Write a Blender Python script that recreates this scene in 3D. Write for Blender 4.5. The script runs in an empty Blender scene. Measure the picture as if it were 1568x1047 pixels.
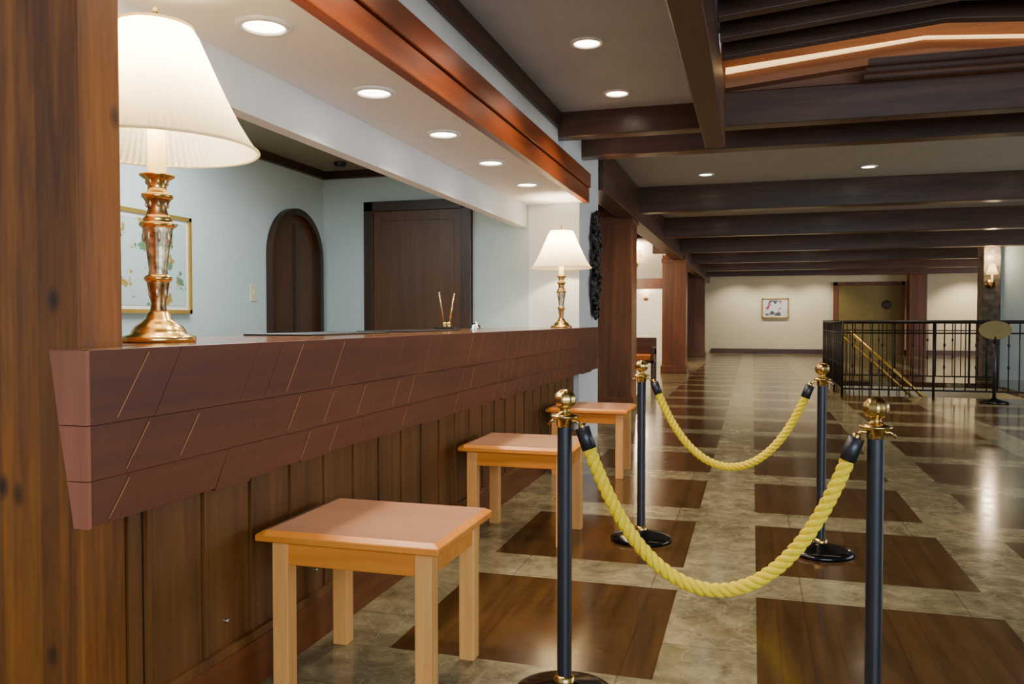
import bpy, bmesh, math, random
from mathutils import Vector, Matrix
random.seed(7)
sc = bpy.context.scene

def C(r,g,b,a=1.0):
    def l(c):
        c/=255.0
        return c/12.92 if c<=0.04045 else ((c+0.055)/1.055)**2.4
    return (l(r),l(g),l(b),a)

# ------------------------------------------------------------ materials
def newmat(name):
    m=bpy.data.materials.new(name); m.use_nodes=True
    nt=m.node_tree; b=nt.nodes['Principled BSDF']
    return m,nt,b
def N(nt,t,**kw):
    n=nt.nodes.new(t)
    for k,v in kw.items(): setattr(n,k,v)
    return n
def math_n(nt,op,a,b=None):
    n=N(nt,'ShaderNodeMath',operation=op)
    for i,x in enumerate((a,b)):
        if x is None: continue
        if isinstance(x,(int,float)): n.inputs[i].default_value=x
        else: nt.links.new(x,n.inputs[i])
    return n.outputs[0]
def mixc(nt,fac,a,b,blend='MIX'):
    n=N(nt,'ShaderNodeMix',data_type='RGBA',blend_type=blend)
    for i,x in ((0,fac),(6,a),(7,b)):
        if isinstance(x,(int,float,tuple)): n.inputs[i].default_value=x
        else: nt.links.new(x,n.inputs[i])
    return n.outputs[2]
def noise(nt,vec,scale,detail=4,rough=.55,dist=0):
    n=N(nt,'ShaderNodeTexNoise'); n.inputs['Scale'].default_value=scale
    n.inputs['Detail'].default_value=detail; n.inputs['Roughness'].default_value=rough
    n.inputs['Distortion'].default_value=dist
    nt.links.new(vec,n.inputs['Vector']); return n.outputs['Fac']
def mapping(nt,scale,vec=None,loc=(0,0,0)):
    if vec is None: vec=N(nt,'ShaderNodeTexCoord').outputs['Object']
    mp=N(nt,'ShaderNodeMapping'); mp.inputs['Scale'].default_value=scale; mp.inputs['Location'].default_value=loc
    nt.links.new(vec,mp.inputs['Vector']); return mp.outputs['Vector']
def ramp(nt,fac,stops):
    r=N(nt,'ShaderNodeValToRGB'); e=r.color_ramp.elements
    while len(e)<len(stops): e.new(0.5)
    for i,(p,c) in enumerate(stops): e[i].position=p; e[i].color=c
    nt.links.new(fac,r.inputs[0]); return r.outputs[0]
def bump(nt,b,h,st,dist=.01):
    n=N(nt,'ShaderNodeBump'); n.inputs['Strength'].default_value=st; n.inputs['Distance'].default_value=dist
    nt.links.new(h,n.inputs['Height']); nt.links.new(n.outputs[0],b.inputs['Normal'])

def wood(name,dark,light,axis=2,rough=.4,scale=9,bs=.15,knots=False,coat=0):
    m,nt,b=newmat(name)
    s=[scale,scale,scale]; s[axis]=scale*.07
    v=mapping(nt,tuple(s))
    f1=noise(nt,v,1.0,6,.6,.6)
    f2=noise(nt,v,5.0,3,.6,.2)
    f=math_n(nt,'ADD',math_n(nt,'MULTIPLY',f1,.7),math_n(nt,'MULTIPLY',f2,.3))
    mid=tuple((dark[i]+light[i])/2 for i in range(3))+(1,)
    c=ramp(nt,f,[(.34,dark),(.5,mid),(.66,light)])
    if knots:
        s2=[7.0,7.0,7.0]; s2[axis]=4.0
        vo=N(nt,'ShaderNodeTexVoronoi'); vo.inputs['Scale'].default_value=1.0
        nt.links.new(mapping(nt,tuple(s2)),vo.inputs['Vector'])
        k=ramp(nt,vo.outputs['Distance'],[(.05,(1,1,1,1)),(.18,(0,0,0,1))])
        dk=tuple(x*.6 for x in dark[:3])+(1,)
        c=mixc(nt,k,c,dk)
        n2=N(nt,'ShaderNodeTexWhiteNoise',noise_dimensions='1D')
        sep=N(nt,'ShaderNodeSeparateXYZ'); nt.links.new(N(nt,'ShaderNodeTexCoord').outputs['Object'],sep.inputs[0])
        fl=math_n(nt,'FLOOR',math_n(nt,'MULTIPLY',sep.outputs[0],16.0))
        nt.links.new(fl,n2.inputs['W'])
        tone=math_n(nt,'ADD',math_n(nt,'MULTIPLY',n2.outputs['Value'],.4),.75)
        cc=N(nt,'ShaderNodeCombineXYZ')
        for i in range(3): nt.links.new(tone,cc.inputs[i])
        c=mixc(nt,1.0,c,cc.outputs[0],'MULTIPLY')
    nt.links.new(c,b.inputs['Base Color'])
    b.inputs['Roughness'].default_value=rough
    b.inputs['Coat Weight'].default_value=coat
    bump(nt,b,f,bs,.004)
    return m
def plain(name,col,rough=.5,metal=0,var=.12,scale=6,bs=0.0,emis=None,es=0,trans=0):
    m,nt,b=newmat(name)
    v=mapping(nt,(1,1,1)); f=noise(nt,v,scale,5,.6)
    d=tuple(c*(1-var) for c in col[:3])+(1,); l=tuple(min(1,c*(1+var)) for c in col[:3])+(1,)
    nt.links.new(ramp(nt,f,[(.3,d),(.7,l)]),b.inputs['Base Color'])
    b.inputs['Roughness'].default_value=rough; b.inputs['Metallic'].default_value=metal
    if bs: bump(nt,b,noise(nt,v,scale*12,3),bs,.004)
    if emis: b.inputs['Emission Color'].default_value=emis; b.inputs['Emission Strength'].default_value=es
    return m

M={}
M['pine']=wood('pine_wood',C(84,44,8),C(150,86,20),2,.45,11,.15,True)
M['panel']=wood('panel_wood',C(80,46,14),C(126,78,30),2,.45,8,.1)
M['panel_d']=wood('panel_groove',C(28,15,6),C(44,24,9),2,.5,8,.1)
M['baseb']=wood('baseboard_wood',C(78,36,12),C(116,60,22),1,.4)
M['fascia']=wood('fascia_wood',C(78,34,15),C(106,52,25),1,.5,5,.08)
M['fascia_e']=plain('fascia_edge',C(176,116,72),.5)
M['fascia_end']=wood('fascia_endgrain',C(140,78,54),C(172,104,74),2,.45,6,.08)
M['red']=wood('beam_red_wood',C(98,38,10),C(156,72,24),1,.34,6,.1)
M['gab']=wood('gable_wood',C(104,62,34),C(150,100,62),0,.45,6,.1)
M['dkY']=wood('beam_dark_wood_y',C(58,35,24),C(92,58,40),1,.38,6,.15)
M['dkX']=wood('beam_dark_wood_x',C(52,34,24),C(98,67,50),0,.32,6,.3)
M['dkZ']=wood('column_wood',C(84,44,20),C(134,76,38),2,.35,6,.12)
M['door']=wood('door_wood',C(66,38,14),C(94,57,23),2,.4,6,.08)
M['doorf']=wood('doorframe_wood',C(42,24,12),C(64,39,20),2,.4,6,.08)
M['white']=plain('white_paint',C(234,236,235),.7,var=.02,bs=.05)
M['blue']=plain('pale_wall_paint',C(196,211,207),.75,var=.02,bs=.08)
M['ceil']=plain('grey_ceiling',C(176,188,200),.8,var=.05,scale=3,bs=.45)
M['ceilb']=plain('warm_grey_ceiling',C(182,174,160),.8,var=.04,scale=3,bs=.25)
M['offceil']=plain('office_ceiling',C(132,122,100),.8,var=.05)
M['cream']=plain('cream_wall',C(228,218,186),.7,var=.03,bs=.05)
M['tabw']=wood('table_wood_edge',C(206,114,30),C(244,156,58),0,.33,7,.05)
M['tabl']=wood('table_leg_wood',C(214,140,68),C(246,182,102),2,.4,8,.05)
M['tabt']=wood('table_top_laminate',C(164,114,84),C(184,134,100),0,.3,4,.03)
M['black']=plain('black_metal',C(66,66,70),.38,.75,var=.1)
M['rail']=plain('rail_iron',C(44,38,36),.5,.4,var=.1)
M['blackg']=plain('black_gloss_base',C(14,14,16),.15,.2,var=.1)
M['brass']=plain('brass',C(220,184,110),.24,1,var=.2,scale=14)
M['brassd']=plain('antique_brass',C(168,130,84),.32,1,var=.6,scale=40)
M['pewter']=plain('pewter_gold',C(206,188,154),.3,1,var=.6,scale=45)
M['rope']=plain('yellow_rope',C(255,212,6),.6,0,var=.15,scale=60,bs=.3)
M['candle']=plain('candle_tube',C(240,220,160),.5,emis=C(255,205,100),es=1.8)
M['bulb']=plain('bulb_glow',C(255,240,210),.5,emis=C(255,220,160),es=25)
M['dl']=plain('downlight_lens',C(255,250,240),.5,emis=C(255,240,215),es=16)
M['cove']=plain('lit_slit_glow',C(255,220,170),.5,emis=C(255,206,136),es=2.0)  # emission stands in for a strongly lit surface in the vault slit
M['trimw']=plain('downlight_trim',C(230,230,225),.4)
M['carve']=plain('carved_black_wood',C(24,19,18),.35,var=.4,scale=30,bs=.3)
M['paper']=plain('paper',C(228,226,218),.6,var=.04)
M['gold']=plain('gold_frame',C(210,172,84),.35,.8)
M['olive']=plain('olive_panel',C(138,120,60),.5)
M['stonep']=plain('pillar_stone',C(96,86,74),.7,var=.7,scale=9,bs=.6)
M['top']=wood('countertop_wood',C(104,66,40),C(128,84,54),1,.12,4,.03)
M['steel']=plain('steel',C(190,190,188),.2,1)
M['cush']=plain('orange_upholstery',C(206,110,40),.8)
M['switch']=plain('switch_plate',C(224,210,170),.5,var=.02)
M['carpet']=plain('stair_carpet',C(70,48,38),.9,var=.3,scale=30)

m,nt,b=newmat('lamp_shade_fabric')
nt.nodes.remove(b)
out=nt.nodes['Material Output']
tr=N(nt,'ShaderNodeBsdfTranslucent'); tr.inputs[0].default_value=C(255,244,206)
df=N(nt,'ShaderNodeBsdfDiffuse'); df.inputs[0].default_value=C(248,242,222)
mx=N(nt,'ShaderNodeMixShader'); mx.inputs[0].default_value=.6
nt.links.new(df.outputs[0],mx.inputs[1]); nt.links.new(tr.outputs[0],mx.inputs[2]); nt.links.new(mx.outputs[0],out.inputs[0])
M['shade']=m

def picmat(name,bg,cols,scale,thr):
    m,nt,b=newmat(name)
    c=bg
    for i,col in enumerate(cols):
        vv=mapping(nt,(1,1,1),loc=(i*3.1,i*1.7,i*2.3))
        f=noise(nt,vv,scale,3)
        k=ramp(nt,f,[(thr,(0,0,0,1)),(thr+.03,(1,1,1,1))])
        c=mixc(nt,k,c,col)
    nt.links.new(c,b.inputs['Base Color']); b.inputs['Roughness'].default_value=.25
    return m
M['pic']=picmat('botanical_print',C(184,202,194),[C(160,134,60),C(90,124,90)],7,.59)
M['pic2']=picmat('abstract_print',C(210,210,214),[C(150,60,60),C(70,70,80)],3.5,.56)

# floor
m,nt,b=newmat('floor_stone_and_wood')
tc=N(nt,'ShaderNodeTexCoord').outputs['Object']
sep=N(nt,'ShaderNodeSeparateXYZ'); nt.links.new(tc,sep.inputs[0])
X,Y=sep.outputs[0],sep.outputs[1]
P=1.345
fx=math_n(nt,'FRACT',math_n(nt,'DIVIDE',math_n(nt,'ADD',X,1.32),P))
fy=math_n(nt,'FRACT',math_n(nt,'DIVIDE',math_n(nt,'SUBTRACT',Y,2.84),P))
mask=math_n(nt,'MULTIPLY',math_n(nt,'LESS_THAN',fx,.74),math_n(nt,'LESS_THAN',fy,.735))
mask=math_n(nt,'MULTIPLY',mask,math_n(nt,'GREATER_THAN',X,-1.33))
mask=math_n(nt,'MULTIPLY',mask,math_n(nt,'LESS_THAN',Y,31))
n1=noise(nt,tc,1.6,6,.65,.8); n2=noise(nt,tc,9,5,.7,.6)
sf=math_n(nt,'ADD',math_n(nt,'MULTIPLY',n1,.5),math_n(nt,'MULTIPLY',n2,.5))
stone=ramp(nt,sf,[(.36,C(92,82,58)),(.5,C(130,119,88)),(.62,C(160,147,112))])
nveins=noise(nt,tc,3.2,3,.5,1.6)
ve=math_n(nt,'LESS_THAN',math_n(nt,'ABSOLUTE',math_n(nt,'SUBTRACT',nveins,.5)),.006)
stone=mixc(nt,math_n(nt,'MULTIPLY',ve,.4),stone,C(176,164,132))
g2=math_n(nt,'LESS_THAN',math_n(nt,'ABSOLUTE',math_n(nt,'SUBTRACT',math_n(nt,'FRACT',math_n(nt,'MULTIPLY',fy,2)),.5)),.006)
g3=math_n(nt,'LESS_THAN',math_n(nt,'ABSOLUTE',math_n(nt,'SUBTRACT',math_n(nt,'FRACT',math_n(nt,'MULTIPLY',fx,2)),.3)),.006)
gg=math_n(nt,'MAXIMUM',g2,g3)
stone=mixc(nt,math_n(nt,'MULTIPLY',gg,.5),stone,C(64,56,40))
wv=mapping(nt,(14,1.0,1),tc); wn=noise(nt,wv,1.0,6,.65,.4)
wd=ramp(nt,wn,[(.3,C(54,36,15)),(.7,C(88,60,28))])
pl=math_n(nt,'FRACT',math_n(nt,'MULTIPLY',X,9.0))
pg=math_n(nt,'LESS_THAN',pl,.03)
wd=mixc(nt,math_n(nt,'MULTIPLY',pg,.6),wd,C(28,18,10))
nt.links.new(mixc(nt,mask,stone,wd),b.inputs['Base Color'])
rg=math_n(nt,'ADD',math_n(nt,'MULTIPLY',n2,.2),.05)
nt.links.new(rg,b.inputs['Roughness'])
b.inputs['Specular IOR Level'].default_value=.5
bump(nt,b,n2,.035,.003)
M['floor']=m

# ------------------------------------------------------------ builder
class B:
    def __init__(s,name,*mats):
        s.name=name; s.mats=list(mats); s.v=[]; s.f=[]; s.mi=[]; s.sm=[]
    def k(s,m):
        if m not in s.mats: s.mats.append(m)
        return s.mats.index(m)
    def add(s,vs,fs,m,smooth=False):
        o=len(s.v); i=s.k(m); s.v+= [tuple(v) for v in vs]
        for f in fs: s.f.append([o+j for j in f]); s.mi.append(i); s.sm.append(smooth)
    def box(s,x0,x1,y0,y1,z0,z1,m):
        vs=[(x,y,z) for x in(x0,x1) for y in(y0,y1) for z in(z0,z1)]
        s.add(vs,[(0,1,3,2),(4,6,7,5),(0,4,5,1),(2,3,7,6),(0,2,6,4),(1,5,7,3)],m)
    def prism(s,pts,ax,a0,a1,m,smooth=False):
        n=len(pts)
        def mk(p,a):
            return {'x':(a,p[0],p[1]),'y':(p[0],a,p[1]),'z':(p[0],p[1],a)}[ax]
        vs=[mk(p,a0) for p in pts]+[mk(p,a1) for p in pts]
        s.add(vs,[list(range(n)),list(range(2*n-1,n-1,-1))]+[(i,(i+1)%n,n+(i+1)%n,n+i) for i in range(n)],m,smooth)
    def lathe(s,prof,cx,cy,z,m,seg=32,sc=1.0,pleat=0):
        vs=[];fs=[]
        for r,h in prof:
            for i in range(seg):
                a=2*math.pi*i/seg
                rr=r*sc*(1-(pleat if i%2 else 0))
                vs.append((cx+rr*math.cos(a),cy+rr*math.sin(a),z+h*sc))
        for j in range(len(prof)-1):
            for i in range(seg):
                k=(i+1)%seg
                fs.append((j*seg+i,j*seg+k,(j+1)*seg+k,(j+1)*seg+i))
        s.add(vs,fs,m,pleat==0)
    def tube(s,pts,r,m,seg=8,cap=True):
        pts=[Vector(p) for p in pts]; vs=[];fs=[]; n=len(pts)
        prev=None
        for i,p in enumerate(pts):
            t=(pts[min(i+1,n-1)]-pts[max(i-1,0)]).normalized()
            if prev is None:
                a=t.orthogonal().normalized()
            else:
                a=(prev-t*prev.dot(t)).normalized()
            prev=a; bb=t.cross(a)
            rr=r[i] if isinstance(r,(list,tuple)) else r
            for k in range(seg):
                g=2*math.pi*k/seg
                vs.append(p+a*rr*math.cos(g)+bb*rr*math.sin(g))
        for i in range(n-1):
            for k in range(seg):
                q=(k+1)%seg
                fs.append((i*seg+k,i*seg+q,(i+1)*seg+q,(i+1)*seg+k))
        if cap: fs+= [list(range(seg))[::-1],[(n-1)*seg+k for k in range(seg)]]
        s.add(vs,fs,m,True)
    def ell(s,c,r,m,seg=12,rings=8,rot=None):
        vs=[];fs=[]
        for j in range(1,rings):
            ph=math.pi*j/rings
            for i in range(seg):
                a=2*math.pi*i/seg
                vs.append(Vector((r[0]*math.sin(ph)*math.cos(a),r[1]*math.sin(ph)*math.sin(a),r[2]*math.cos(ph))))
        vs+= [Vector((0,0,r[2])),Vector((0,0,-r[2]))]
        if rot is not None: vs=[rot@v for v in vs]
        vs=[v+Vector(c) for v in vs]
        T=len(vs)-2
        for j in range(rings-2):
            for i in range(seg):
                k=(i+1)%seg; fs.append((j*seg+i,(j+1)*seg+i,(j+1)*seg+k,j*seg+k))
        for i in range(seg):
            k=(i+1)%seg; fs.append((T,i,k)); fs.append((T+1,(rings-2)*seg+k,(rings-2)*seg+i))
        s.add(vs,fs,m,True)
    def build(s,origin=None,bevel=0,parent=None,recalc=True):
        me=bpy.data.meshes.new(s.name)
        xs=[v[0] for v in s.v]; ys=[v[1] for v in s.v]; zs=[v[2] for v in s.v]
        if origin is None: origin=((min(xs)+max(xs))/2,(min(ys)+max(ys))/2,min(zs))
        o=Vector(origin)
        me.from_pydata([Vector(v)-o for v in s.v],[],s.f)
        for m in s.mats: me.materials.append(M[m])
        for i,p in enumerate(me.polygons): p.material_index=s.mi[i]; p.use_smooth=s.sm[i]
        if recalc:
            bm=bmesh.new(); bm.from_mesh(me); bmesh.ops.recalc_face_normals(bm,faces=bm.faces); bm.to_mesh(me); bm.free()
        ob=bpy.data.objects.new(s.name,me); sc.collection.objects.link(ob); ob.location=o
        if bevel:
            md=ob.modifiers.new('bevel','BEVEL'); md.width=bevel; md.segments=2; md.limit_method='ANGLE'; md.angle_limit=math.radians(40)
        if parent: ob.parent=parent; ob.matrix_parent_inverse=Matrix.Translation(-Vector(parent.location))
        return ob
def light(name,kind,loc,e,col,parent=None,rot=(0,0,0),size=.1,spot=110,blend=.6,sy=None):
    L=bpy.data.lights.new(name,kind); L.energy=e; L.color=col
    if kind=='AREA':
        L.size=size
        if sy: L.shape='RECTANGLE'; L.size_y=sy
    else: L.shadow_soft_size=size
    if kind=='SPOT': L.spot_size=math.radians(spot); L.spot_blend=blend
    o=bpy.data.objects.new(name,L); sc.collection.objects.link(o); o.location=loc; o.rotation_euler=rot
    if parent: o.parent=parent; o.matrix_parent_inverse=Matrix.Translation(-Vector(parent.location))
    return o
WARM=(1.0,.76,.48); NEU=(1.0,.88,.70)

# ------------------------------------------------------------ room shell
f=B('floor','floor')
HX0,HX1,HY0,HY1=1.55,4.5,14.6,18.1
f.box(-8,HX0,-4,33,-.1,0,'floor'); f.box(HX0,10,-4,HY0,-.1,0,'floor')
f.box(HX0,10,HY1,33,-.1,0,'floor'); f.box(HX1,10,HY0,HY1,-.1,0,'floor')
f.build(origin=(0,0,0))
for nm,bx_ in (('wall_stairwell_left',(HX0-.1,HX0,HY0-.1,HY1+.1)),('wall_stairwell_near',(HX0,HX1,HY0-.1,HY0)),('wall_stairwell_far',(HX0,HX1,HY1,HY1+.1)),('wall_stairwell_right',(HX1,HX1+.1,HY0,HY1))):
    w=B(nm,'cream'); w.box(*bx_,-2.1,-.1,'cream'); w.build()
w=B('floor_stairwell','carpet'); w.box(HX0,HX1,HY0,HY1,-2.1,-2,'carpet'); w.build()
st=B('staircase','carpet')
for i in range(9): st.box(HX0+.02+i*.24,HX0+.24*(i+1)+.02,HY0+.02,HY1-.02,-2,-.2*(i+1),'carpet')
st.build()

c=B('ceiling','ceil'); c.box(-1.6,-.3,-4,6.7,2.94,3.0,'ceil'); c.box(2.75,10,-4,6.7,2.94,3.0,'ceil'); c.box(-.3,2.75,-4,1.6,2.94,3.0,'ceil')
c.box(-6,10,6.76,33,3.13,3.2,'ceilb'); c.build(origin=(0,0,2.94))
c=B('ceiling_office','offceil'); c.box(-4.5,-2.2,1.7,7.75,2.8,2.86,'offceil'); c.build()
c=B('ceiling_soffit','white'); c.box(-2.12,-1.562,1.86,7.74,2.37,2.9,'white'); c.box(-2.2,-2.12,1.86,7.74,2.15,2.9,'white'); c.build()
w=B('wall_office_side','blue'); w.box(-4.5,-4.34,1.6,7.85,0,2.8,'blue'); w.build()
w=B('wall_office_near','blue'); w.box(-4.34,-2.43,1.6,1.7,0,2.8,'blue'); w.build()
w=B('wall_office_end','blue'); w.box(-4.34,-2.1,7.75,7.9,0,2.94,'blue'); w.box(-2.1,-1.6,7.75,8.75,0,3.13,'white'); w.build()
w=B('wall_passage','blue'); w.box(-2.4,-2.25,8.75,11.3,0,3.13,'blue'); w.build()
w=B('wall_end','cream'); w.box(-6,10,32,32.2,0,3.13,'cream'); w.build()
w=B('wall_right','cream'); w.box(9.8,10,-4,32,0,3.13,'cream'); w.build()
w=B('wall_stair','blue'); w.box(4.95,9.8,19.3,19.5,0,3.13,'blue'); w.build()
w=B('wall_left','cream'); w.box(-6.1,-6,7.9,32,0,3.13,'cream'); w.build()
w=B('wall_side_room','white')
w.box(-6,-3.6,20,20.15,0,3.13,'white'); w.box(-3.6,-2.08,20,20.15,2.2,3.13,'white'); w.box(-6,-2.25,25,25.1,0,3.13,'white'); w.build()
w=B('trim_lintel','red'); w.box(-3.7,-2.08,19.88,19.99,2.0,2.25,'red'); w.build()
w=B('wall_front_fascia','white'); w.box(-1.56,-1.53,1.86,6.55,2.6,2.94,'white'); w.box(-1.56,-1.53,6.73,7.5,2.6,3.12,'white'); w.build()
t=B('trim_crown','doorf'); t.box(-4.34,-4.29,1.7,7.75,2.72,2.8,'doorf'); t.box(-4.34,-2.2,7.70,7.75,2.72,2.8,'doorf'); t.build()
t=B('baseboard_end','dkX'); t.box(-1.5,9.8,31.95,32,0,.18,'dkX'); t.build()

p=B('wood_pillar','pine'); p.box(-2.42,-1.65,1.70,1.85,0,2.94,'pine'); p.build(bevel=.006)

# ------------------------------------------------------------ beams
p=B('ceiling_beam','red')
p.box(-1.56,-1.5,1.86,7.74,2.365,2.5,'red'); p.box(-1.56,-1.485,1.86,7.74,2.505,2.64,'red'); p.build(bevel=.006)
p=B('ceiling_beam','dkY'); p.box(-1.6,-1.5,-2,6.55,2.80,2.94,'dkY'); p.build(bevel=.006)
p=B('ceiling_beam','dkY'); p.box(-.36,-.21,-2,6.55,2.58,2.98,'dkY'); p.build(bevel=.008)
p=B('ceiling_beam','dkX'); p.box(-1.6,9.8,6.56,6.72,2.74,3.0,'dkX'); p.build(bevel=.008)
p=B('ceiling_beam','dkX'); p.box(-1.6,9.8,7.55,7.74,2.77,3.13,'dkX'); p.build(bevel=.008)
for y in (11.7,15.3,18.9,22.5,26.1,29.7):
    p=B('ceiling_beam','dkX'); p.box(-2.2,9.8,y,y+.24,2.77,3.13,'dkX'); p.build(bevel=.008)
p=B('ceiling_beam','dkY'); p.box(-1.8,-1.55,8.78,31.9,2.65,3.12,'dkY'); p.build(bevel=.008)
for (y,x0,x1) in ((11.35,-2.12,-1.6),(19.6,-2.05,-1.5),(28.5,-2.2,-1.55)):
    p=B('wood_column','dkZ'); 
    p.box(x0,x1,y,y+.5,0,2.78,'dkZ'); p.box(x0-.03,x1+.03,y-.03,y+.53,0,.18,'dkZ'); p.box(x0-.02,x1+.02,y-.02,y+.52,2.6,2.7,'dkZ'); p.build(bevel=.012)
p=B('stone_column','stonep'); p.box(4.62,4.95,19.2,19.7,0,3.13,'stonep'); p.build(bevel=.02)
p=B('wood_column','dkZ'); p.box(5.2,5.75,31.0,31.6,0,3.13,'dkZ'); p.build(bevel=.012)

# vaulted rafters
RX0,RXm,RX1=-.21,1.17,2.7
def gab(z0,zr,h):
    return [(RX0,z0),(RXm,zr),(RX1,z0),(RX1,z0+h),(RXm,zr+h),(RX0,z0+h)]
y=5.75
for i in range(11):
    p=B('roof_rafter','dkX'); p.prism(gab(3.02,3.14,.13),'y',y,y+.09,'dkX'); p.build(bevel=.006); y-=.38
p=B('roof_deck','dkX'); p.prism(gab(3.155,3.275,.05),'y',1.6,5.84,'dkX'); p.build()
p=B('ceiling_vault_top','dkX'); p.box(-.35,2.8,5.9,6.75,3.62,3.68,'dkX'); p.box(-.35,2.8,5.86,5.92,3.24,3.62,'dkX'); p.build()
p=B('wall_gable','gab'); p.box(-.25,2.72,6.56,6.70,3.0,3.62,'gab'); p.box(-.30,-.26,5.9,6.55,2.98,3.62,'gab'); p.box(2.72,2.78,1.6,6.6,2.9,3.62,'dkY'); p.box(-.3,-.26,1.6,5.9,2.98,3.3,'dkY')
p.prism(gab(3.0,3.12,.05),'y',6.44,6.56,'gab'); p.build()
p=B('lit_slit_strip','cove'); p.prism([(RX0,3.13),(RXm,3.265),(2.0,3.20),(2.0,3.215),(RXm,3.28),(RX0,3.17)],'y',6.50,6.54,'cove'); p.build()  # added glowing strip imitating the lit surface in the slit, thicker at left
p=B('timber_louvre','dkX')
for j,(yy,zz) in enumerate(((6.10,3.0),(6.22,2.985),(6.34,2.97))):
    p.box(.75,2.7,yy,yy+.05,zz,zz+.035,'dkX')
p.build()

# ------------------------------------------------------------ downlights
def downlight(x,y,z,e,spot=130,col=NEU,r=.085):
    d=B('recessed_downlight','trimw')
    d.lathe([(r*1.25,0),(r*1.25,-.008),(r*.95,-.012),(r*.92,0)],x,y,z,'trimw',28)
    d.lathe([(r*.92,-.002),(.0005,-.002)],x,y,z,'dl',28)
    o=d.build()
    light('downlight_lamp','SPOT',(x,y,z-.03),e,col,o,size=.06,spot=spot)
for yy in (2.755,3.70,4.64,5.57,6.55): downlight(-1.79,yy,2.37,52)
for yy in (2.66,3.81,4.965,6.118): downlight(-.98,yy,2.94,80)
for x,yy in ((-.59,10.9),(1.35,10.9),(3.3,10.9),(-.59,14.5),(1.35,14.5),(-.59,21.8),(1.35,21.8),(-.59,25.4),(1.35,25.4)): downlight(x,yy,3.13,125)
for x in (-.5,.8,2.2,7.2): downlight(x,31.0,3.13,140)

# ------------------------------------------------------------ reception counter
YF0,YF1=1.567,8.2; XF=-1.5; ZT=1.18
k=B('reception_counter','top')
k.box(-1.613,XF,YF0,1.87,ZT-.03,ZT,'top')
k.box(-2.35,XF,1.87,7.74,ZT-.03,ZT,'top')
k.box(-1.595,XF,7.74,YF1,ZT-.03,ZT,'top')
k.prism([(XF-.012,ZT-.031),(XF-.012,.765),(-1.535,.765),(-1.55,.86),(-1.575,1.0),(-1.595,ZT-.031)],'y',YF0+.001,YF1-.001,'fascia_end')
E=XF+.007
for z0,z1,a,b_ in ((1.002,ZT-.003,-1.575,-1.600),(.870,1.0,-1.553,-1.575),(.757,.868,-1.535,-1.553)):
    k.prism([(E,z0),(a,z0),(b_,z1),(E,z1)],'y',YF0-.012,YF0-.0005,'fascia_end')
k.box(-1.59,-1.513,1.87,YF1-.002,.80,.95,'fascia')
rows=[(ZT-.0,1.0),(1.0,.868),(.868,.756)]
for ri,(zt,zb) in enumerate(rows):
    sl=(zt-zb)*.62; x=XF+.004-ri*.002
    yy=YF0
    while yy<YF1:
        wdt=random.choice((.13,.17,.2,.24)); y2=min(yy+wdt,YF1)
        bt0=max(YF0,yy-sl) if yy>YF0 else YF0
        bt1=y2-sl if y2<YF1 else YF1
        dz=random.uniform(-.006,.008) if ri==2 else 0
        dx=random.uniform(0,.002)
        pts=[(yy,zt-.001),(y2-.0012,zt-.001),(bt1-.0012,zb+dz),(bt0,zb+dz)]
        k.prism(pts,'x',x-.014,x+dx,'fascia')
        if random.random()<.42 and y2<YF1:
            k.add([(x+.0025,y2-.004,zt-.012),(x+.0025,y2,zt-.012),(x+.0025,bt1,zb+.012),(x+.0025,bt1-.004,zb+.012)],[(0,1,2,3)],'fascia_e')
        yy=y2
YP=7.74
k.box(-1.72,-1.65,1.86,YP,0,1.15,'panel')
yy=1.93
while yy<YP-.25:
    k.box(-1.65,-1.640,yy+.012,yy+.226,.16,1.0,'panel'); 
    k.box(-1.65,-1.6485,yy-.02,yy+.012,.16,1.0,'panel_d')
    k.box(-1.65,-1.634,yy-.014,yy+.004,.16,1.0,'panel')
    yy+=.25
k.box(-1.65,-1.595,1.87,YP,.8,1.15,'panel')
k.box(-1.66,-1.615,1.86,YP,0,.16,'baseb')
k.box(-1.66,-1.62,1.86,YP,.16,.19,'panel')
for sy in (2.28,2.62,2.85,3.3,3.7): k.tube([(-1.645,sy,.27),(-1.632,sy,.27)],.008,'steel',8)
k.box(-2.35,-2.31,1.9,7.7,0,1.15,'panel')
k.build(bevel=.0012)

# ------------------------------------------------------------ tables
def table(x0,x1,y0,y1,h=.55):
    t=B('side_table','tabw')
    def top(z,i): return [(x0+i,y0+i,z),(x1-i,y0+i,z),(x1-i,y1-i,z),(x0+i,y1-i,z)]
    rings=[top(h-.042,.02),top(h-.034,.0),top(h-.014,.0),top(h,.022)]
    vs=sum(rings,[]); fs=[(3,2,1,0)]
    for r in range(3):
        for i in range(4):
            j=(i+1)%4; fs.append((r*4+i,r*4+j,r*4+4+j,r*4+4+i))
    t.add(vs,fs,'tabw'); t.add(top(h,.022),[(0,1,2,3)],'tabt')
    a=.055; 
    t.box(x0+a,x1-a,y0+a-.01,y0+a+.012,h-.12,h-.04,'tabw'); t.box(x0+a,x1-a,y1-a-.012,y1-a+.01,h-.12,h-.04,'tabw')
    t.box(x0+a-.01,x0+a+.012,y0+a,y1-a,h-.12,h-.04,'tabw'); t.box(x1-a-.012,x1-a+.01,y0+a,y1-a,h-.12,h-.04,'tabw')
    L=.058
    for lx in (x0+.04,x1-.04-L):
        for ly in (y0+.04,y1-.04-L): t.box(lx,lx+L,ly,ly+L,0,h-.04,'tabl')
    t.build(bevel=.003)
for y0 in (2.36,4.32,6.36): table(-1.585,-.93,y0,y0+.55)

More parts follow.
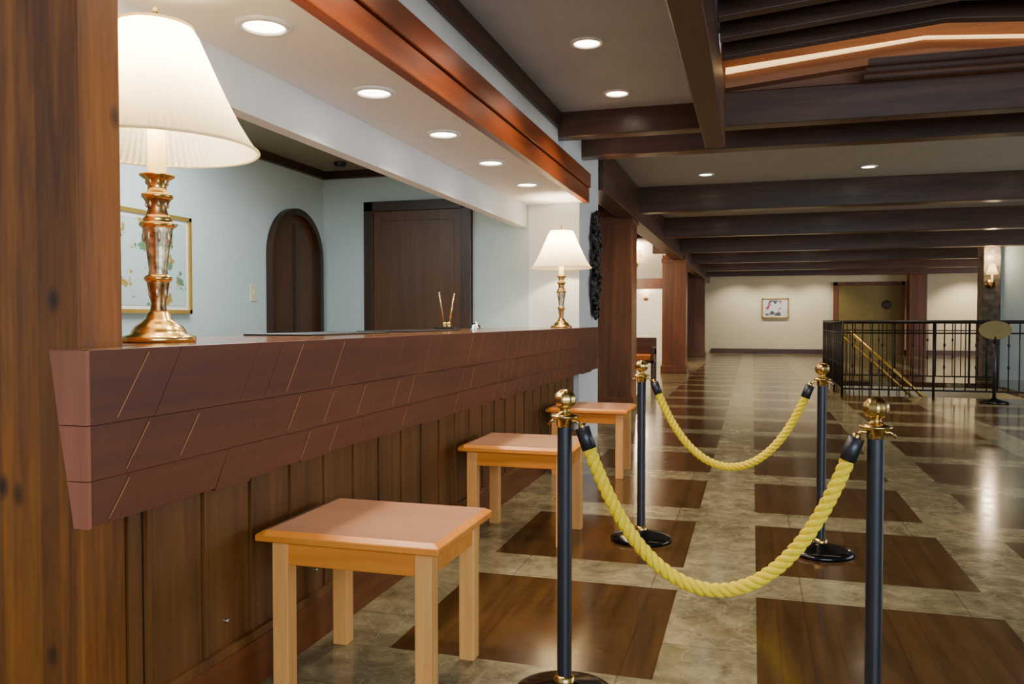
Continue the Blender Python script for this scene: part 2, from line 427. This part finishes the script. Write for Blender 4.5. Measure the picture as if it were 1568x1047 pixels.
# ------------------------------------------------------------ lamps
def lamp(x,y,z,s,e):
    t=B('table_lamp','brass')
    base=[(0,0),(.11,0),(.112,.012),(.108,.02),(.085,.026),(.08,.036),(.072,.05),(.055,.062),(.04,.075),(.036,.09),(.026,.098)]
    t.lathe(base,x,y,z,'brass',40,s)
    st1=[(.026,.098),(.022,.12),(.027,.15),(.033,.18),(.034,.19)]
    t.lathe(st1,x,y,z,'brassd',24,s)
    t.lathe([(.034,.19),(.042,.197),(.042,.206),(.030,.214)],x,y,z,'brass',32,s)
    t.lathe([(.030,.214),(.028,.23),(.036,.30),(.044,.345),(.046,.36)],x,y,z,'pewter',24,s,pleat=.06)
    t.lathe([(.046,.36),(.055,.366),(.055,.374),(.040,.38),(.046,.386),(.034,.40)],x,y,z,'brass',32,s)
    t.lathe([(.034,.40),(.028,.42),(.034,.44),(.040,.45)],x,y,z,'brassd',24,s)
    t.lathe([(.040,.45),(.047,.456),(.047,.466),(.030,.472),(.028,.49),(.034,.51),(.052,.522),(.053,.528),(.0275,.528)],x,y,z,'brass',32,s)
    t.lathe([(.0275,.528),(.0275,.675),(.0005,.675)],x,y,z,'candle',24,s)
    t.lathe([(.010,.675),(.010,.70),(.017,.705),(.017,.74),(.0005,.745)],x,y,z,'brass',16,s)
    t.tube([(x,y,z+.74*s),(x,y,z+1.04*s)],.004*s,'brass',8)
    t.lathe([(.0005,1.055),(.008,1.045),(.009,1.03),(.004,1.018),(.012,1.012),(.012,1.006),(.0005,1.004)],x,y,z,'brass',16,s)
    t.tube([(x+.01*s,y,z+.72*s),(x+.05*s,y-.01*s,z+.725*s)],.003*s,'brass',6)
    for a in range(3):
        g=a*2.1+.5
        t.tube([(x,y,z+1.0*s),(x+.105*s*math.cos(g),y+.105*s*math.sin(g),z+.985*s)],.002*s,'brass',6)
    for ring,(hz,rr,cnt,lz) in enumerate(((.335,.040,8,.022),(.16,.026,6,.022),(.435,.031,8,.012),(.505,.030,8,.011))):
        for i in range(cnt):
            a=2*math.pi*i/cnt
            t.ell((x+rr*s*math.cos(a),y+rr*s*math.sin(a),z+hz*s),(.005*s,.005*s,lz*s),'pewter',8,6)
    ob=t.build(origin=(x,y,z))
    sh=B('lamp_shade','shade')
    prof=[(.112,.99),(.13,.96),(.165,.88),(.205,.79),(.25,.70),(.285,.642),(.308,.61)]
    sh.lathe(prof,x,y,z,'shade',176,s,pleat=.03)
    sh.build(origin=(x,y,z),parent=ob,recalc=False)
    rim=B('shade_rim','shade')
    pts=[(x+.308*s*math.cos(a*math.pi/32),y+.308*s*math.sin(a*math.pi/32),z+.61*s) for a in range(65)]
    rim.tube(pts,.005*s,'shade',6,False)
    pts=[(x+.112*s*math.cos(a*math.pi/32),y+.112*s*math.sin(a*math.pi/32),z+.99*s) for a in range(65)]
    rim.tube(pts,.005*s,'shade',6,False); rim.build(origin=(x,y,z),parent=ob)
    bl=B('bulb','bulb'); 
    for dx in (-.035,.035): bl.ell((x+dx*s,y,z+.80*s),(.022*s,.022*s,.04*s),'bulb')
    bl.build(parent=ob)
    light('lamp_light','POINT',(x,y,z+.85*s),e,WARM,ob,size=.05)
lamp(-1.807,2.18,ZT,1.0,80)
lamp(-1.69,7.38,ZT,.9,60)

# ------------------------------------------------------------ stanchions & ropes
def stanchion(x,y):
    t=B('rope_stanchion','black')
    t.lathe([(.0005,0),(.17,0),(.172,.012),(.165,.022),(.13,.032),(.08,.045),(.045,.055),(.03,.06),(.026,.07)],x,y,0,'blackg',48)
    t.lathe([(.034,.06),(.034,.075),(.024,.08)],x,y,0,'brass',24)
    t.lathe([(.024,.07),(.024,.925)],x,y,0,'black',28)
    t.lathe([(.024,.90),(.027,.905),(.027,.925),(.046,.932),(.046,.938),(.026,.944),(.016,.95),(.014,.958),(.022,.962)],x,y,0,'brass',32)
    seg=32; vs=[];fs=[]
    n=12
    for j in range(n+1):
        ph=math.pi*j/n
        for i in range(seg):
            a=2*math.pi*i/seg; r=.036*math.sin(ph)*(1+.05*math.cos(8*a))
            vs.append((x+r*math.cos(a),y+r*math.sin(a),.99-.034*math.cos(ph)))
    for j in range(n):
        for i in range(seg):
            q=(i+1)%seg; fs.append((j*seg+i,j*seg+q,(j+1)*seg+q,(j+1)*seg+i))
    t.add(vs,fs,'brass',True)
    for s in (-1,1):
        t.tube([(x,y,.915),(x+s*.04,y,.92),(x+s*.055,y,.905)],.005,'brass',8)
    return t.build(origin=(x,y,0))
SX=(-.6,.36); SY=(2.62,4.66)
for yy in SY:
    for xx in SX: stanchion(xx*(.98 if yy<3 else 1),yy)
def rope(y):
    xa,xb=SX[0]+.07,SX[1]-.06; za=.90; zl=.405 if y<3 else .44
    n=150; half=(xb-xa)/2; xm=(xa+xb)/2
    lo,hi=.05,5
    for _ in range(60):
        a=(lo+hi)/2
        if a*(math.cosh(half/a)-1)>za-zl: lo=a
        else: hi=a
    cen=[]
    S=a*math.sinh(half/a)
    for i in range(n*2+1):
        s=-S+2*S*i/(2*n); xx=a*math.asinh(s/a)
        cen.append(Vector((xm+xx,y,zl+a*(math.cosh(xx/a)-1))))
    r=B('barrier_rope','rope')
    m=len(cen)
    for kx in range(3):
        pts=[]
        for i in range(8,m-8):
            t=(cen[i+1]-cen[i-1]).normalized(); nn=Vector((0,1,0)); bb=t.cross(nn)
            s=2*S*i/(m-1); ph=2*math.pi*(s/.085+kx/3)
            pts.append(cen[i]+(nn*math.cos(ph)+bb*math.sin(ph))*.0115)
        r.tube(pts,.0115,'rope',8)
    for e in (0,1):
        i0,i1=(0,16) if e==0 else (m-1,m-17)
        r.tube([cen[i0],cen[(i0+i1)//2],cen[i1]],.024,'black',16)
        r.tube([cen[i0]+Vector((0,0,.015)),cen[i0]-Vector((0,0,.01))],.012,'brass',10)
    r.build()
rope(SY[0]); rope(SY[1])

# ------------------------------------------------------------ office details
d=B('door_1','door')
Y0=7.749
d.box(-3.84,-2.68,Y0-.04,Y0,0,2.46,'doorf')
d.box(-3.74,-2.78,Y0-.05,Y0-.035,0,2.36,'door')
d.box(-3.66,-2.86,Y0-.056,Y0-.05,.15,2.26,'door')
d.box(-3.84,-3.74,Y0-.07,Y0,0,2.46,'doorf'); d.box(-2.78,-2.68,Y0-.07,Y0,0,2.46,'doorf'); d.box(-3.84,-2.68,Y0-.07,Y0,2.36,2.46,'doorf')
d.ell((-2.88,Y0-.08,1.05),(.03,.03,.03),'brass'); d.build(bevel=.004)
d=B('door_2','door')
ya,yb=6.68,7.62; zc=1.87; ra=(yb-ya)/2; ym=(ya+yb)/2
def arch(r,base): return [(ym-r,base)]+[(ym-r*math.cos(math.pi*i/24),zc+r*math.sin(math.pi*i/24)) for i in range(25)]+[(ym+r,base)]
outer=arch(ra,0); inner=arch(ra-.06,0)
n=len(outer); xw=-4.339; xo=-4.27
vs=[(xo,p[0],p[1]) for p in outer]+[(xo,p[0],p[1]) for p in inner]+[(xw,p[0],p[1]) for p in outer]+[(xw,p[0],p[1]) for p in inner]
fs=[]
for i in range(n-1):
    fs+= [(i,i+1,n+i+1,n+i),(i,i+1,2*n+i+1,2*n+i),(n+i,n+i+1,3*n+i+1,3*n+i)]
d.add(vs,fs,'doorf'); d.prism(inner,'x',xw,xw+.015,'door')
d.box(xw+.015,xw+.022,ym-.02,ym+.02,0,2.2,'doorf'); d.ell((xw+.05,ym+.3,1.05),(.03,.03,.03),'brass'); d.build()
d=B('framed_picture','gold')
d.box(-4.34,-4.315,4.62,5.58,1.30,2.06,'paper')
for a in ((4.62,5.58,1.30,1.33),(4.62,5.58,2.03,2.06),(4.62,4.65,1.30,2.06),(5.55,5.58,1.30,2.06)): d.box(-4.34,-4.30,a[0],a[1],a[2],a[3],'gold')
d.box(-4.315,-4.312,4.68,5.52,1.36,2.0,'pic'); d.build()
d=B('light_switch','switch'); d.box(-4.34,-4.33,6.42,6.51,1.42,1.57,'switch'); d.box(-4.33,-4.322,6.455,6.475,1.475,1.515,'switch'); d.build(bevel=.002)
d=B('smoke_detector','black'); d.lathe([(.06,0),(.06,-.03),(.04,-.05),(.0005,-.05)],-3.9,7.3,2.8,'carve',24); d.build()
d=B('pen_holder','carve')
d.box(-2.16,-2.02,5.42,5.56,ZT,ZT+.02,'carve')
d.tube([(-2.11,5.49,ZT+.02),(-2.155,5.49,ZT+.27)],[.006,.004],'brassd',8); d.tube([(-2.08,5.49,ZT+.02),(-2.04,5.50,ZT+.26)],[.009,.005],'brass',8)
d.lathe([(.012,0),(.016,.03),(.01,.035)],-2.11,5.49,ZT+.02,'brass',12); d.lathe([(.012,0),(.016,.03),(.01,.035)],-2.08,5.49,ZT+.02,'brass',12); d.build()
d=B('call_bell','steel'); d.lathe([(.045,0),(.045,.008),(.038,.012),(.036,.03),(.022,.045),(.006,.05),(.006,.06),(.0005,.062)],-2.0,5.85,ZT,'steel',24); d.build()
d=B('desk_blotter','carve'); d.box(-2.2,-1.85,3.2,4.0,ZT,ZT+.008,'carve'); d.build(bevel=.002)
d=B('desk_blotter','carve'); d.box(-2.2,-1.85,4.3,5.1,ZT,ZT+.008,'carve'); d.build(bevel=.002)

d=B('carved_wall_plaque','carve')
d.prism([(8.28,1.45),(8.35,1.3),(8.45,1.28),(8.56,1.45),(8.58,2.15),(8.5,2.33),(8.4,2.36),(8.3,2.25),(8.26,2.1)],'x',-1.6,-1.575,'carve')
for i in range(110):
    zz=random.uniform(1.3,2.34); yy=8.42+random.uniform(-.19,.19)*(1 if 1.45<zz<2.2 else .5)
    rot=Matrix.Rotation(random.uniform(-1,1),3,'X')
    d.ell((-1.57+random.uniform(0,.025),yy,zz),(.024,.02,.055),'carve',8,6,rot)
d.build()

# ------------------------------------------------------------ far end
d=B('framed_picture','steel'); d.box(.34,1.28,31.95,32,1.33,2.06,'paper'); d.box(.42,1.2,31.945,31.95,1.41,1.98,'pic2')
for a in ((.34,1.28,1.33,1.37),(.34,1.28,2.02,2.06),(.34,.38,1.33,2.06),(1.24,1.28,1.33,2.06)): d.box(a[0],a[1],31.93,32,a[2],a[3],'gold')
d.build()
d=B('door_3','dkZ'); d.box(2.95,5.1,31.93,31.99,0,2.5,'olive')
d.box(2.82,2.97,31.88,31.99,0,2.62,'dkZ'); d.box(5.08,5.2,31.88,31.99,0,2.62,'dkZ'); d.box(2.82,5.2,31.88,31.99,2.5,2.62,'dkZ')
d.tube([(4.6,31.93,1.8),(4.6,31.90,1.8)],.16,'doorf',20); d.build(bevel=.01)

def sconce(x,y,z,e,s=1,arms=(-.1,.1)):
    t=B('wall_sconce','brassd')
    t.tube([(x,y,z),(x,y-.02,z)],.06*s,'brassd',16)
    for dx in arms:
        t.tube([(x,y-.02,z),(x+dx*.6*s,y-.09*s,z-.05*s),(x+dx*s,y-.1*s,z+.02*s)],.009,'brassd',8)
        t.tube([(x+dx*s,y-.1*s,z+.02*s),(x+dx*s,y-.1*s,z+.12*s)],.012*s,'candle',8)
        t.lathe([(.03,.26),(.07,.12)],x+dx*s,y-.1*s,z,'shade',20,s)
        t.ell((x+dx*s,y-.1*s,z+.17*s),(.018*s,.018*s,.035*s),'bulb',8,6)
    o=t.build(); light('sconce_light','POINT',(x,y-.15,z+.35*s),e,WARM,o,size=.06)
sconce(-2.75,20,2.6,35,1.3); sconce(-3.1,25,1.9,10); sconce(4.74,19.2,2.0,40,1.6,(.0001,))
light('wall_wash','SPOT',(7.2,30.5,3.0),150,WARM,None,rot=(math.radians(30),0,0),spot=90)

d=B('wooden_bench','dkX')
bx,by=-2.35,16.2
d.box(bx-.5,bx+.5,by,by+.5,.4,.46,'dkX'); d.box(bx-.48,bx+.48,by+.03,by+.47,.46,.56,'cush')
for lx in (bx-.5,bx+.44):
    for ly in (by,by+.44): d.box(lx,lx+.06,ly,ly+.06,0,.7,'dkX')
    d.box(lx,lx+.06,by,by+.5,.68,.72,'dkX')
d.box(bx-.5,bx+.5,by+.44,by+.5,.56,.9,'dkX'); d.build(bevel=.008)

# ------------------------------------------------------------ railing
r=B('stair_railing','rail')
def rail(p0,p1):
    p0=Vector(p0); p1=Vector(p1); L=(p1-p0).length; n=max(2,int(L/.15))
    up=Vector((0,0,1))
    for z,rr in ((1.22,.028),(1.04,.012),(.12,.014)): r.tube([p0+up*z,p1+up*z],rr,'rail',8)
    for i in range(n+1):
        q=p0.lerp(p1,i/n); big=(i%9==0)
        r.tube([q+up*(0 if big else .12),q+up*1.22],.02 if big else .009,'rail',6)
        if i%3==1: 
            for zz in (.5,.85): r.ell(q+up*zz,(.02,.02,.035),'rail',6,5)
rail((1.43,14.5,0),(7.5,14.5,0)); rail((1.43,14.5,0),(1.43,18.2,0)); rail((1.43,18.2,0),(4.6,18.2,0))
r.build()
for yy in (15.0,17.2):
    r=B('stair_handrail','rail')
    p0=Vector((1.6,yy,1.05)); p1=Vector((3.3,yy,-.55))
    r.tube([p0,p1],.028,'gold',8)
    for i in range(12):
        q=p0.lerp(p1,i/11); si=max(0,int((q.x-HX0-.02)/.24)); zb=-.2*(si+1)+.001
        r.tube([q,Vector((q.x,q.y,zb))],.009,'rail',6)
    r.build()
d=B('sign_stand','blackg')
sx,sy=3.5,13.85
d.lathe([(.0005,0),(.2,0),(.19,.03),(.05,.06),(.03,.08)],sx,sy,0,'blackg',28); d.tube([(sx,sy,.06),(sx,sy,1.0)],.025,'black',12)
pts=[(sx+.22*math.cos(2*math.pi*i/32),1.1+.14*math.sin(2*math.pi*i/32)) for i in range(32)]
d.prism(pts,'y',sy-.02,sy+.01,'olive'); d.build()

# ------------------------------------------------------------ lights
light('window_daylight','AREA',(2.5,-2.5,2.0),310,(.78,.89,1.0),None,rot=(math.radians(84),0,math.radians(4)),size=5,sy=2.2)
light('window_daylight','AREA',(9.5,9,1.8),320,(.78,.90,1.0),None,rot=(math.radians(90),0,math.radians(90)),size=8,sy=2)
light('window_daylight','AREA',(9.5,24,1.8),280,(.95,.95,1.0),None,rot=(math.radians(90),0,math.radians(90)),size=6,sy=2)
light('office_light','AREA',(-3.3,4.8,2.75),75,(.90,.97,1.0),None,size=1.2)
light('side_room_light','POINT',(-3.2,16.5,2.4),240,WARM,None,size=.2)
light('side_room_light','POINT',(-3.2,23,2.4),240,WARM,None,size=.2)
light('cove_glow','AREA',(1.2,6.2,3.58),12,(1.0,.74,.46),None,size=2.8,sy=.3)

w=bpy.data.worlds.new('world'); sc.world=w; w.use_nodes=True
bg=w.node_tree.nodes['Background']; bg.inputs[0].default_value=C(190,206,226); bg.inputs[1].default_value=.8

# ------------------------------------------------------------ camera
cd=bpy.data.cameras.new('camera'); cam=bpy.data.objects.new('camera',cd); sc.collection.objects.link(cam)
cd.sensor_width=36; cd.lens=28.81
cam.location=(0,0,1.25); cam.rotation_euler=(math.radians(90-1.53),0,math.radians(16.34))
sc.camera=cam
